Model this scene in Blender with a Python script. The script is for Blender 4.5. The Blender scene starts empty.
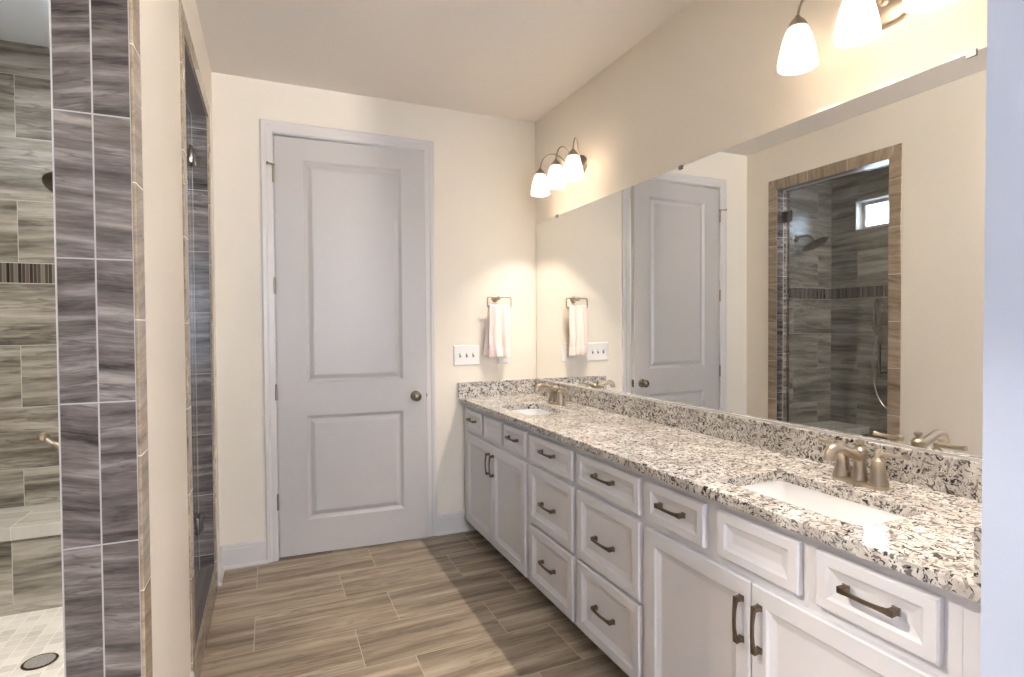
import bpy, bmesh, math, random
from mathutils import Vector, Matrix
from mathutils.geometry import tessellate_polygon
random.seed(7)
R = math.radians
PI = math.pi
S = bpy.context.scene
C = S.collection

# ---------------------------------------------------------------- camera
cam = bpy.data.cameras.new('camera')
cam.sensor_width = 36.0
cam.lens = 556.0 / 1024.0 * 36.0
cam.clip_start = 0.02
co = bpy.data.objects.new('camera', cam)
C.objects.link(co)
co.matrix_world = (Matrix.Translation((0, 0, 1.3371)) @ Matrix.Rotation(R(-23.5749), 4, 'Z')
                   @ Matrix.Rotation(R(90 - 1.1587), 4, 'X') @ Matrix.Rotation(R(-0.3741), 4, 'Z'))
S.camera = co

# ---------------------------------------------------------------- world, light, exposure
w = bpy.data.worlds.new('sky')
S.world = w
w.use_nodes = True
bg = w.node_tree.nodes['Background']
bg.inputs[0].default_value = (0.68, 0.81, 1.0, 1)
bg.inputs[1].default_value = 8.0
S.view_settings.view_transform = 'Standard'
S.view_settings.look = 'None'
S.view_settings.exposure = 2.28
S.view_settings.gamma = 1.0
S.view_settings.use_curve_mapping = False
BULB_W = 5.8          # watts of each vanity bulb
SHOWER_FILL_W = 18.0      # added fill lamp in the shower ceiling
BOWL_FILL_W = 75.0
BULB_C = (1.0, 0.90, 0.79)

def portal(name, loc, rot, sx, sy):
    l = bpy.data.lights.new(name, 'AREA'); l.shape = 'RECTANGLE'; l.size = sx; l.size_y = sy
    l.cycles.is_portal = True
    o = bpy.data.objects.new(name, l); C.objects.link(o); o.location = loc; o.rotation_euler = rot
    return o
portal('daylight_shower_window', (-1.40, 2.94, 2.28), (0, R(-90), 0), 0.25, 0.60)
portal('daylight_added_left', (-2.06, -0.675, 1.125), (0, R(-90), 0), 0.45, 0.35)
portal('daylight_added_rear', (0.55, -2.68, 1.55), (R(90), 0, 0), 0.90, 1.0)

# ---------------------------------------------------------------- dimensions
D = 3.466; XR = 1.695; XL = -0.27; XI = -0.407; XB = -1.292; H = 2.743
YN = 0.549            # end of the vanity
XM = 1.689            # mirror face

# ---------------------------------------------------------------- mesh helpers
class MB:
    def __init__(s): s.bm = bmesh.new()
    def box(s, x0, x1, y0, y1, z0, z1, bev=0.0, seg=2):
        r = bmesh.ops.create_cube(s.bm, size=1)
        vs = r['verts']
        for v in vs:
            v.co = Vector(((x0+x1)/2 + v.co.x*(x1-x0), (y0+y1)/2 + v.co.y*(y1-y0), (z0+z1)/2 + v.co.z*(z1-z0)))
        if bev > 0:
            es = {e for v in vs for e in v.link_edges}
            bmesh.ops.bevel(s.bm, geom=list(es), offset=bev, segments=seg, affect='EDGES', profile=0.5)
        return s
    def loops(s, loops, closed=True, cap0=False, cap1=False, flip=False):
        """bridge a list of equal-length vertex loops"""
        vv = [[s.bm.verts.new(p) for p in l] for l in loops]
        n = len(vv[0])
        for a, b in zip(vv, vv[1:]):
            for i in range(n if closed else n-1):
                j = (i+1) % n
                s.bm.faces.new((a[i], a[j], b[j], b[i]))
        if cap0: s.bm.faces.new(vv[0][::-1])
        if cap1: s.bm.faces.new(vv[-1])
        return s
    def tube(s, pts, rad, n=12, cap=True, smooth_steps=0):
        pts = [Vector(p) for p in pts]
        if smooth_steps: pts = catmull(pts, smooth_steps)
        if not isinstance(rad, (list, tuple)): rads = [rad]*len(pts)
        else:
            m = len(rad); rads = []
            for i in range(len(pts)):
                t = i/(len(pts)-1)*(m-1); k = min(int(t), m-2); rads.append(rad[k]+(rad[k+1]-rad[k])*(t-k))
        t0 = (pts[1]-pts[0]).normalized()
        up = Vector((0, 0, 1)) if abs(t0.z) < 0.9 else Vector((1, 0, 0))
        nrm = (up - t0*up.dot(t0)).normalized()
        L = []
        for i, p in enumerate(pts):
            t = (pts[min(i+1, len(pts)-1)] - pts[max(i-1, 0)]).normalized()
            nrm = (nrm - t*nrm.dot(t)).normalized()
            b = t.cross(nrm)
            L.append([p + (nrm*math.cos(2*PI*k/n) + b*math.sin(2*PI*k/n))*rads[i] for k in range(n)])
        s.loops(L, cap0=cap, cap1=cap)
        return s
    def lathe(s, prof, loc=(0, 0, 0), axis='z', n=32, cap=False, sx=1.0, sy=1.0):
        L = []
        for r, h in prof:
            l = []
            for k in range(n):
                a = 2*PI*k/n; p = (r*math.cos(a)*sx, r*math.sin(a)*sy, h)
                if axis == 'x': p = (p[2], p[0], p[1])
                elif axis == '-x': p = (-p[2], p[1], p[0])
                elif axis == '-y': p = (p[0], -p[2], p[1])
                elif axis == 'y': p = (p[1], p[2], p[0])
                l.append(Vector(p)+Vector(loc))
            L.append(l)
        s.loops(L, cap0=cap, cap1=cap)
        return s
    def build(s, name, m, parent=None, smooth=False, angle=35, **tags):
        bmesh.ops.recalc_face_normals(s.bm, faces=s.bm.faces)
        me = bpy.data.meshes.new(name); s.bm.to_mesh(me); s.bm.free()
        me.materials.append(m)
        if smooth:
            for p in me.polygons: p.use_smooth = True
            try: me.set_sharp_from_angle(angle=R(angle))
            except Exception: pass
        o = bpy.data.objects.new(name, me); C.objects.link(o)
        if parent:
            o.parent = parent
            base = parent
            off = Vector()
            while base: off += base.location; base = base.parent
            # geometry is written in world coordinates: shift it into the parent's frame
            me.transform(Matrix.Translation(-off))
        for k, v in tags.items(): o[k] = v
        return o

def catmull(P, k):
    P = [P[0]*2-P[1]] + P + [P[-1]*2-P[-2]]
    out = []
    for i in range(1, len(P)-2):
        a, b, c, d = P[i-1:i+3]
        for j in range(k):
            t = j/k
            out.append(0.5*((2*b)+(c-a)*t+(2*a-5*b+4*c-d)*t*t+(3*b-a-3*c+d)*t**3))
    out.append(P[-2])
    return out

def thing(name, label, cat, loc=(0, 0, 0), group=None):
    o = bpy.data.objects.new(name, None); o.empty_display_size = 0.05
    C.objects.link(o); o.location = loc
    o['label'] = label; o['category'] = cat
    if group: o['group'] = group
    return o
def tag(o, label, cat, group=None):
    o['label'] = label; o['category'] = cat
    if group: o['group'] = group
    return o
def struct(o, label=None):
    o['kind'] = 'structure'
    if label: o['label'] = label
    return o

# ---------------------------------------------------------------- material helpers
def mat(name, col, rough=0.5, metal=0.0, spec=0.5, noise=0.0, nscale=20, bump=0.0, coat=0.0):
    m = bpy.data.materials.new(name); m.use_nodes = True
    nt = m.node_tree; b = nt.nodes['Principled BSDF']
    b.inputs['Base Color'].default_value = (*col, 1)
    b.inputs['Roughness'].default_value = rough
    b.inputs['Metallic'].default_value = metal
    b.inputs['Specular IOR Level'].default_value = spec
    b.inputs['Coat Weight'].default_value = coat
    if noise or bump:
        tc = nt.nodes.new('ShaderNodeTexCoord'); n = nt.nodes.new('ShaderNodeTexNoise')
        n.inputs['Scale'].default_value = nscale; n.inputs['Detail'].default_value = 4
        nt.links.new(tc.outputs['Object'], n.inputs['Vector'])
        if noise:
            mx = nt.nodes.new('ShaderNodeMix'); mx.data_type = 'RGBA'
            mx.inputs[6].default_value = (*[c*(1-noise) for c in col], 1)
            mx.inputs[7].default_value = (*[min(1, c*(1+noise)) for c in col], 1)
            nt.links.new(n.outputs['Fac'], mx.inputs[0]); nt.links.new(mx.outputs[2], b.inputs['Base Color'])
        if bump:
            bp = nt.nodes.new('ShaderNodeBump'); bp.inputs['Strength'].default_value = bump; bp.inputs['Distance'].default_value = 0.002
            nt.links.new(n.outputs['Fac'], bp.inputs['Height']); nt.links.new(bp.outputs[0], b.inputs['Normal'])
    return m

class NT:
    """small node-graph writer"""
    def __init__(s, name):
        s.m = bpy.data.materials.new(name); s.m.use_nodes = True; s.t = s.m.node_tree
        s.b = s.t.nodes['Principled BSDF']
    def n(s, typ, **kw):
        x = s.t.nodes.new(typ)
        for k, v in kw.items(): setattr(x, k, v)
        return x
    def put(s, inp, v):
        if isinstance(v, (int, float)): inp.default_value = v
        elif isinstance(v, (tuple, list)):
            inp.default_value = (*v, 1) if len(v) == 3 and len(inp.default_value) == 4 else v
        else: s.t.links.new(v, inp)
    def math(s, op, a, b=0.0, c=0.0):
        x = s.n('ShaderNodeMath', operation=op)
        s.put(x.inputs[0], a); s.put(x.inputs[1], b); s.put(x.inputs[2], c)
        return x.outputs[0]
    def mix(s, f, a, b, blend='MIX'):
        x = s.n('ShaderNodeMix', data_type='RGBA', blend_type=blend)
        s.put(x.inputs[0], f); s.put(x.inputs[6], a); s.put(x.inputs[7], b)
        return x.outputs[2]
    def comb(s, a, b, c):
        x = s.n('ShaderNodeCombineXYZ')
        for i, v in enumerate((a, b, c)): s.put(x.inputs[i], v)
        return x.outputs[0]
    def xyz(s):
        tc = s.n('ShaderNodeTexCoord'); g = s.n('ShaderNodeSeparateXYZ')
        s.t.links.new(tc.outputs['Object'], g.inputs[0])
        s.obj = tc.outputs['Object']
        return dict(zip('xyz', g.outputs))
    def noise(s, vec, scale=1.0, detail=5, rough=0.55, dist=0.0):
        x = s.n('ShaderNodeTexNoise'); s.put(x.inputs['Vector'], vec)
        x.inputs['Scale'].default_value = scale; x.inputs['Detail'].default_value = detail
        x.inputs['Roughness'].default_value = rough; x.inputs['Distortion'].default_value = dist
        return x.outputs['Fac']
    def ramp(s, f, stops):
        x = s.n('ShaderNodeValToRGB'); s.put(x.inputs[0], f)
        e = x.color_ramp.elements
        while len(e) > 1: e.remove(e[0])
        e[0].position = stops[0][0]; e[0].color = (*stops[0][1], 1)
        for p, c in stops[1:]:
            k = e.new(p); k.color = (*c, 1)
        return x.outputs[0]
    def white(s, vec):
        x = s.n('ShaderNodeTexWhiteNoise', noise_dimensions='3D'); s.put(x.inputs['Vector'], vec)
        return x.outputs['Value'], x.outputs['Color']

def tiles(name, A, B, w_, h_, a0, b0, off, stops, grout, g=0.0015, rough=0.26, sa=1.2, sb=14.0,
          band=False, vary=0.25, vein=0.6, seed=0.0, veincol=(0.05, 0.045, 0.04), streak='A', tilt=0.12):
    """porcelain tiles with stone/wood streaks. A = axis along the tile, B = axis of the courses"""
    q = NT(name); P = q.xyz(); a = P[A]; b = P[B]
    if band:
        up = q.math('GREATER_THAN', b, 1.62)
        b_ = q.math('SUBTRACT', b, q.math('ADD', 1.5685-3.048, q.math('MULTIPLY', up, 0.0997)))
    else:
        b_ = q.math('SUBTRACT', b, b0)
    bb = q.math('DIVIDE', b_, h_)
    row = q.math('FLOOR', bb); fb = q.math('FRACT', bb)
    par = q.math('FLOORED_MODULO', row, 2.0)
    aa = q.math('ADD', q.math('DIVIDE', q.math('SUBTRACT', a, a0), w_), q.math('MULTIPLY', par, off))
    colm = q.math('FLOOR', aa); fa = q.math('FRACT', aa)
    da = q.math('MULTIPLY', q.math('MINIMUM', fa, q.math('SUBTRACT', 1.0, fa)), w_)
    db = q.math('MULTIPLY', q.math('MINIMUM', fb, q.math('SUBTRACT', 1.0, fb)), h_)
    gm = q.math('LESS_THAN', q.math('MINIMUM', da, db), g)
    rv, rc = q.white(q.comb(colm, row, seed))
    if streak != 'A': a, b = b, a
    # streaks drift a little across the tile
    b2 = q.math('ADD', b, q.math('MULTIPLY', a, q.math('MULTIPLY', q.math('SUBTRACT', rv, 0.5), tilt)))
    vec = q.comb(q.math('ADD', q.math('MULTIPLY', a, sa), q.math('MULTIPLY', rv, 37.0)),
                 q.math('MULTIPLY', b2, sb), q.math('MULTIPLY', rv, 91.0))
    f1 = q.noise(vec, 1.0, 8, 0.66, 0.15)
    base = q.ramp(f1, stops)
    vec2 = q.comb(q.math('ADD', q.math('MULTIPLY', a, sa*1.3), q.math('MULTIPLY', rv, 11.0)),
                  q.math('MULTIPLY', b2, sb*1.1), q.math('ADD', q.math('MULTIPLY', rv, 53.0), 7.0))
    f2 = q.noise(vec2, 1.0, 4, 0.55, 0.25)
    v = q.math('ABSOLUTE', q.math('SUBTRACT', f2, 0.5))
    vm = q.n('ShaderNodeMapRange'); q.put(vm.inputs[0], v); vm.inputs[1].default_value = 0.0; vm.inputs[2].default_value = 0.028
    vm.inputs[3].default_value = vein; vm.inputs[4].default_value = 0.0
    # veins come and go
    f3 = q.noise(q.comb(q.math('MULTIPLY', a, 3.0), q.math('MULTIPLY', b, 9.0), rv), 1.0, 2)
    vmask = q.math('MULTIPLY', vm.outputs[0], q.math('GREATER_THAN', f3, 0.45))
    colr = q.mix(vmask, base, veincol)
    # per-tile tone
    tone = q.math('ADD', 1.0-vary/2, q.math('MULTIPLY', rv, vary))
    colr = q.mix(1.0, colr, q.comb(tone, tone, tone), 'MULTIPLY')
    if band:
        strip = q.math('FLOOR', q.math('DIVIDE', a if streak == 'A' else b, 0.0150))
        bv, bc = q.white(q.comb(strip, 3.0, 1.0))
        bcol = q.ramp(bv, [(0.0, (0.015, 0.012, 0.010)), (0.35, (0.06, 0.045, 0.035)), (0.55, (0.11, 0.085, 0.065)),
                           (0.8, (0.19, 0.165, 0.14)), (1.0, (0.02, 0.016, 0.014))])
        fs = q.math('FRACT', q.math('DIVIDE', a if streak == 'A' else b, 0.0150))
        bcol = q.mix(q.math('LESS_THAN', fs, 0.14), bcol, (0.20, 0.185, 0.165))
        zz = P[B]
        inb = q.math('MULTIPLY', q.math('GREATER_THAN', zz, 1.5685), q.math('LESS_THAN', zz, 1.6682))
        colr = q.mix(inb, colr, bcol)
        edge = q.math('LESS_THAN', q.math('ABSOLUTE', q.math('SUBTRACT', q.math('ABSOLUTE', q.math('SUBTRACT', zz, 1.61835)), 0.0498)), 0.0017)
        gm = q.math('MAXIMUM', q.math('MULTIPLY', gm, q.math('SUBTRACT', 1.0, inb)), edge)
    colr = q.mix(gm, colr, grout)
    q.put(q.b.inputs['Base Color'], colr)
    rr = q.math('ADD', rough, q.math('MULTIPLY', gm, 0.4))
    q.put(q.b.inputs['Roughness'], rr)
    bp = q.n('ShaderNodeBump'); bp.inputs['Strength'].default_value = 0.35; bp.inputs['Distance'].default_value = 0.001
    q.put(bp.inputs['Height'], q.math('SUBTRACT', q.math('MULTIPLY', f1, 0.3), gm)); q.put(q.b.inputs['Normal'], bp.outputs[0])
    return q.m

# paints
M_WALL = mat('cream_wall_paint', (0.81, 0.74, 0.635), 0.6, spec=0.25, noise=0.015, nscale=3)
M_CEIL = mat('cream_ceiling_paint', (0.80, 0.75, 0.70), 0.8, spec=0.2)
M_DAYTINT = mat('daylight_tinted_paint', (0.50, 0.555, 0.68), 0.55, spec=0.3)  # blue daylight cast put into the wall colour
M_TRIM = mat('white_trim_paint', (0.66, 0.62, 0.59), 0.35)
M_DOOR = mat('white_door_paint', (0.55, 0.515, 0.49), 0.38)
M_CAB = mat('white_cabinet_paint', (0.69, 0.675, 0.695), 0.35)
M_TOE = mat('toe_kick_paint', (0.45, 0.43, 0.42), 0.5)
M_DARK = mat('dark_gap', (0.02, 0.02, 0.02), 0.9)
M_PORC = mat('white_porcelain', (0.86, 0.85, 0.85), 0.12, coat=0.5)
M_NICKEL = mat('brushed_nickel', (0.50, 0.43, 0.34), 0.28, 1.0, noise=0.08, nscale=60)
M_BRONZE = mat('aged_bronze_pull', (0.19, 0.14, 0.10), 0.36, 0.9, noise=0.3, nscale=50)
M_FIX = mat('warm_nickel_fixture', (0.42, 0.36, 0.29), 0.35, 1.0)
M_SHFIX = mat('dark_shower_nickel', (0.22, 0.19, 0.17), 0.25, 1.0)
M_KNOB = mat('dark_satin_nickel', (0.30, 0.25, 0.20), 0.25, 1.0)
M_HINGE = mat('hinge_nickel', (0.34, 0.27, 0.19), 0.4, 1.0)
M_PLATE = mat('white_plastic', (0.80, 0.77, 0.74), 0.35)
M_SLOT = mat('grey_plastic_slot', (0.22, 0.20, 0.19), 0.5)
M_TOWEL = mat('pale_pink_terry', (0.84, 0.70, 0.64), 0.95, spec=0.1, noise=0.06, nscale=250, bump=1.0)
M_PLATE_STEEL = mat('satin_steel_grate', (0.62, 0.60, 0.57), 0.45, 0.7)
M_CLIP = mat('mirror_clip_steel', (0.25, 0.22, 0.20), 0.4, 0.8)

# tiles
SH = [(0.33, (0.055, 0.047, 0.036)), (0.43, (0.17, 0.152, 0.125)), (0.54, (0.32, 0.295, 0.25)), (0.68, (0.48, 0.45, 0.40))]
GR_SH = (0.40, 0.385, 0.35)
M_SHX = tiles('shower_tile_far', 'x', 'z', 0.61, 0.3048, -1.12, 0, 0.5, SH, GR_SH, band=True, sb=12.0, vein=0.45, seed=1.0)
M_SHY = tiles('shower_tile_side', 'y', 'z', 0.61, 0.3048, 3.22, 0, 0.5, SH, GR_SH, band=True, sb=12.0, vein=0.45, seed=2.0)
M_BENCHT = tiles('bench_top_tile', 'x', 'y', 0.61, 0.3048, -1.12, 3.107, 0.5,
                 [(0.3, (0.36, 0.34, 0.30)), (0.7, (0.58, 0.56, 0.52))], (0.55, 0.52, 0.48), vein=0.2, seed=4.0)
FL = [(0.28, (0.11, 0.080, 0.054)), (0.42, (0.225, 0.172, 0.120)), (0.55, (0.36, 0.285, 0.205)), (0.70, (0.54, 0.45, 0.345))]
M_FLOOR = tiles('floor_wood_look_tile', 'x', 'y', 0.607, 0.3035, -0.078, 3.127-0.3035*20, 0.328, FL, (0.50, 0.44, 0.36), g=0.0018,
                rough=0.4, sa=1.3, sb=17.0, vein=0.5, vary=0.25, seed=5.0, veincol=(0.085, 0.062, 0.043), tilt=0.08)
JB = [(0.34, (0.030, 0.024, 0.021)), (0.43, (0.085, 0.070, 0.063)), (0.54, (0.150, 0.128, 0.117)), (0.66, (0.28, 0.245, 0.225))]
M_JAMB = tiles('jamb_tile', 'x', 'z', 0.0685, 0.308, XL, 0.873-3.08, 0.0, JB, (0.36, 0.33, 0.32), g=0.0016, sa=3.0, sb=26.0,
               vein=0.55, seed=6.0, tilt=0.5)
TR = [(0.28, (0.17, 0.125, 0.08)), (0.45, (0.31, 0.235, 0.16)), (0.62, (0.40, 0.32, 0.23)), (0.75, (0.50, 0.42, 0.32))]
GT = (0.58, 0.53, 0.46)
M_TRIMV = tiles('trim_tile_upright', 'y', 'z', 4.0, 0.3, 1.0, 0.159, 0.0, TR, GT, rough=0.2, sa=3.0, sb=26.0, vein=0.25, seed=7.0,
                veincol=(0.14, 0.10, 0.07), tilt=0.5)
M_TRIMH = tiles('trim_tile_header', 'z', 'y', 4.0, 0.3048, 0.5, 0.15, 0.0, TR, GT, rough=0.2, sa=3.0, sb=26.0, vein=0.25, seed=8.0,
                veincol=(0.14, 0.10, 0.07), tilt=0.5)
M_JAMBD = tiles('door_jamb_tile', 'x', 'z', 0.0685, 0.3048, XL, 0.2, 0.0, JB, (0.36, 0.33, 0.32), g=0.0016, sa=3.0, sb=26.0, seed=9.0)

def mosaic():
    q = NT('shower_floor_mosaic'); P = q.xyz()
    ca = math.cos(0); s_ = 0.052
    xa = q.math('DIVIDE', P['x'], s_); ya = q.math('DIVIDE', P['y'], s_)
    fx = q.math('FRACT', xa); fy = q.math('FRACT', ya)
    rv, _ = q.white(q.comb(q.math('FLOOR', xa), q.math('FLOOR', ya), 0.0))
    d = q.math('MINIMUM', q.math('MINIMUM', fx, q.math('SUBTRACT', 1.0, fx)), q.math('MINIMUM', fy, q.math('SUBTRACT', 1.0, fy)))
    gm = q.math('LESS_THAN', d, 0.035)
    n = q.noise(q.obj, 14.0, 5)
    t = q.math('ADD', q.math('MULTIPLY', rv, 0.5), q.math('MULTIPLY', n, 0.5))
    c = q.ramp(t, [(0.15, (0.52, 0.49, 0.44)), (0.5, (0.66, 0.63, 0.58)), (0.85, (0.78, 0.76, 0.71))])
    q.put(q.b.inputs['Base Color'], q.mix(gm, c, (0.80, 0.78, 0.74))); q.b.inputs['Roughness'].default_value = 0.4
    return q.m
M_MOS = mosaic()

def granite():
    q = NT('speckled_granite'); P = q.xyz()
    o = q.obj
    big = q.noise(o, 8.0, 5, 0.65, 0.8)
    base = q.ramp(big, [(0.30, (0.40, 0.36, 0.33)), (0.46, (0.56, 0.52, 0.47)), (0.58, (0.72, 0.69, 0.63)), (0.8, (0.82, 0.80, 0.75))])
    fine = q.noise(o, 55.0, 6, 0.7, 0.4)
    base = q.mix(q.math('MULTIPLY', q.math('GREATER_THAN', fine, 0.54), 0.5), base, (0.36, 0.31, 0.28))
    wn = q.n('ShaderNodeTexNoise'); q.put(wn.inputs['Vector'], o); wn.inputs['Scale'].default_value = 22.0; wn.inputs['Detail'].default_value = 2
    def dashes(sx, sy, sz, thr, seedv, warp):
        v = q.n('ShaderNodeVectorMath', operation='MULTIPLY_ADD')
        q.put(v.inputs[0], wn.outputs['Color']); v.inputs[1].default_value = (warp, warp, warp); q.put(v.inputs[2], o)
        m_ = q.n('ShaderNodeMapping'); q.put(m_.inputs['Vector'], v.outputs[0])
        m_.inputs['Scale'].default_value = (sx, sy, sz); m_.inputs['Location'].default_value = (seedv, seedv*1.7, -seedv)
        m_.inputs['Rotation'].default_value = (0.2*seedv, 0.1, 0.35*seedv)
        return q.math('GREATER_THAN', q.noise(m_.outputs[0], 1.0, 2, 0.5), thr)
    c = q.mix(q.math('MULTIPLY', dashes(40, 115, 85, 0.59, 1.3, 0.05), 0.75), base, (0.19, 0.16, 0.15))
    c = q.mix(q.math('MULTIPLY', dashes(120, 45, 66, 0.60, 4.1, 0.06), 0.85), c, (0.09, 0.075, 0.075))
    c = q.mix(q.math('MULTIPLY', dashes(38, 130, 95, 0.62, 7.7, 0.07), 0.95), c, (0.022, 0.018, 0.022))
    c = q.mix(dashes(80, 36, 50, 0.70, 2.9, 0.05), c, (0.015, 0.012, 0.015))
    q.put(q.b.inputs['Base Color'], c)
    q.b.inputs['Roughness'].default_value = 0.08
    return q.m
M_GRAN = granite()

def mirror_mat():
    m = bpy.data.materials.new('silvered_mirror'); m.use_nodes = True; b = m.node_tree.nodes['Principled BSDF']
    b.inputs['Base Color'].default_value = (0.88, 0.885, 0.87, 1); b.inputs['Metallic'].default_value = 1; b.inputs['Roughness'].default_value = 0.0
    return m
M_MIRROR = mirror_mat()

def glass_mat(name, tint, refl=1.0):
    m = bpy.data.materials.new(name); m.use_nodes = True; t = m.node_tree; t.nodes.clear()
    out = t.nodes.new('ShaderNodeOutputMaterial'); mx = t.nodes.new('ShaderNodeMixShader')
    tr = t.nodes.new('ShaderNodeBsdfTransparent'); gl = t.nodes.new('ShaderNodeBsdfGlossy'); fr = t.nodes.new('ShaderNodeFresnel')
    tr.inputs[0].default_value = (*tint, 1); gl.inputs['Roughness'].default_value = 0.0; fr.inputs[0].default_value = 1.45
    gl.inputs[0].default_value = (refl, refl, refl, 1)
    t.links.new(fr.outputs[0], mx.inputs[0]); t.links.new(tr.outputs[0], mx.inputs[1]); t.links.new(gl.outputs[0], mx.inputs[2])
    t.links.new(mx.outputs[0], out.inputs[0])
    return m
M_GLASS = glass_mat('shower_glass', (0.69, 0.70, 0.70))
M_PANE = glass_mat('window_pane_glass', (0.95, 0.98, 1.0))

def shade_mat():
    m = bpy.data.materials.new('frosted_shade_glass'); m.use_nodes = True; t = m.node_tree; t.nodes.clear()
    out = t.nodes.new('ShaderNodeOutputMaterial')
    df = t.nodes.new('ShaderNodeBsdfDiffuse'); df.inputs[0].default_value = (0.9, 0.87, 0.82, 1)
    tl = t.nodes.new('ShaderNodeBsdfTranslucent'); tl.inputs[0].default_value = (0.74, 0.70, 0.65, 1)
    m1 = t.nodes.new('ShaderNodeMixShader'); m1.inputs[0].default_value = 0.55
    em = t.nodes.new('ShaderNodeEmission'); em.inputs[0].default_value = (1.0, 0.86, 0.70, 1); em.inputs[1].default_value = 0.15
    ad = t.nodes.new('ShaderNodeAddShader')
    t.links.new(df.outputs[0], m1.inputs[1]); t.links.new(tl.outputs[0], m1.inputs[2])
    t.links.new(m1.outputs[0], ad.inputs[0]); t.links.new(em.outputs[0], ad.inputs[1]); t.links.new(ad.outputs[0], out.inputs[0])
    return m
M_SHADE = shade_mat()
def emis(name, col, s):
    m = bpy.data.materials.new(name); m.use_nodes = True; b = m.node_tree.nodes['Principled BSDF']
    b.inputs['Base Color'].default_value = (0.9, 0.9, 0.9, 1)
    b.inputs['Emission Color'].default_value = (*col, 1); b.inputs['Emission Strength'].default_value = s
    return m
M_BULB = emis('lit_bulb', (1.0, 0.92, 0.80), 6.0)

# ================================================================= STRUCTURE
T = 0.12
struct(MB().box(-2.05, 2.05, 0.10, D+0.13, -0.10, 0.0).build('floor', M_FLOOR), 'wood look porcelain plank tile floor')
struct(MB().box(-2.05, 2.05, -2.55, 0.10, -0.10, 0.0).build('floor_back', mat('pale_bounce_floor', (0.62, 0.57, 0.50), 0.95, spec=0.1, noise=0.1, nscale=200)), 'unseen floor behind the camera, made pale to bounce light')  # unseen floor given a pale colour to bounce light upward
struct(MB().box(-2.05, 2.05, -2.55, D+1.75, H, H+0.10).build('ceiling', M_CEIL))
# far wall with the door opening (x 0.036-0.905, z 0-2.45)
DX0, DX1, DZ = 0.036, 0.903, 2.448
m = MB()
m.box(XI, DX0-0.02, D, D+T, 0, H); m.box(DX1+0.02, XR+T, D, D+T, 0, H); m.box(DX0-0.02, DX1+0.02, D, D+T, DZ+0.02, H)
struct(m.build('wall_far', M_WALL), 'cream painted wall around the door')
struct(MB().box(XR, XR+T, 0.40, D, 0, H).build('wall_right', M_WALL), 'cream wall behind the mirror')
struct(MB().box(1.120, XR+T+0.2, 0.33, YN, 0, H).build('wall_near', M_DAYTINT), 'wall end at the right edge, blue daylight mixed into its colour')
# wall between room and shower, two openings
N0, N1 = 0.42, 1.449          # walk-in opening
F0, F1 = 2.3085, 3.166        # glazed opening
OZ = 2.396; CZ = 0.135
g = 0.010                     # tile lining thickness
m = MB()
m.box(XI+g, XL, 0.10, N0-g, 0, H)
m.box(XI+g, XL, N1+g, F0-g, 0, H)
m.box(XI+g, XL, F1+g, D, 0, H)
m.box(XI+g, XL, N0-g, N1+g, OZ+g, H); m.box(XI+g, XL, F0-g, F1+g, OZ+g, H)
m.box(XI+g, XL, F0-g, F1+g, 0, CZ-g)
struct(m.build('wall_left', M_WALL), 'cream wall between the two shower openings')
# tile lining of the shower side of that wall
m = MB()
for a, b_, z0, z1 in [(N1+g, F0-g, 0, H), (F1+g, D, 0, H), (N0-g, N1+g, OZ+g, H), (F0-g, F1+g, OZ+g, H), (F0-g, F1+g, 0, CZ-g), (0.2, N0-g, 0, H)]:
    m.box(XI, XI+g-0.0005, a, b_, z0, z1)
struct(m.build('wall_shower_inner', M_SHY), 'tiled inner face of the shower wall')
struct(MB().box(XB-T, XI, D, D+T, 0, H).build('wall_shower_far', M_SHX), 'streaked grey tile wall with mosaic band')
SW = (2.64, 3.24, 2.154, 2.406)
m = MB()
m.box(XB-T, XB, 0.1, SW[0], 0, H); m.box(XB-T, XB, SW[1], D, 0, H)
m.box(XB-T, XB, SW[0], SW[1], 0, SW[2]); m.box(XB-T, XB, SW[0], SW[1], SW[3], H)
struct(m.build('wall_shower_back', M_SHY), 'long streaked grey tile wall with small window')
struct(MB().box(XB, XI+g, 0.10, 0.20, 0, H).build('wall_shower_near', M_SHX))
struct(MB().box(XB, XI, 0.20, D, 0.0, 0.08).build('floor_shower', M_MOS), 'small square white mosaic shower floor')

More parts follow.
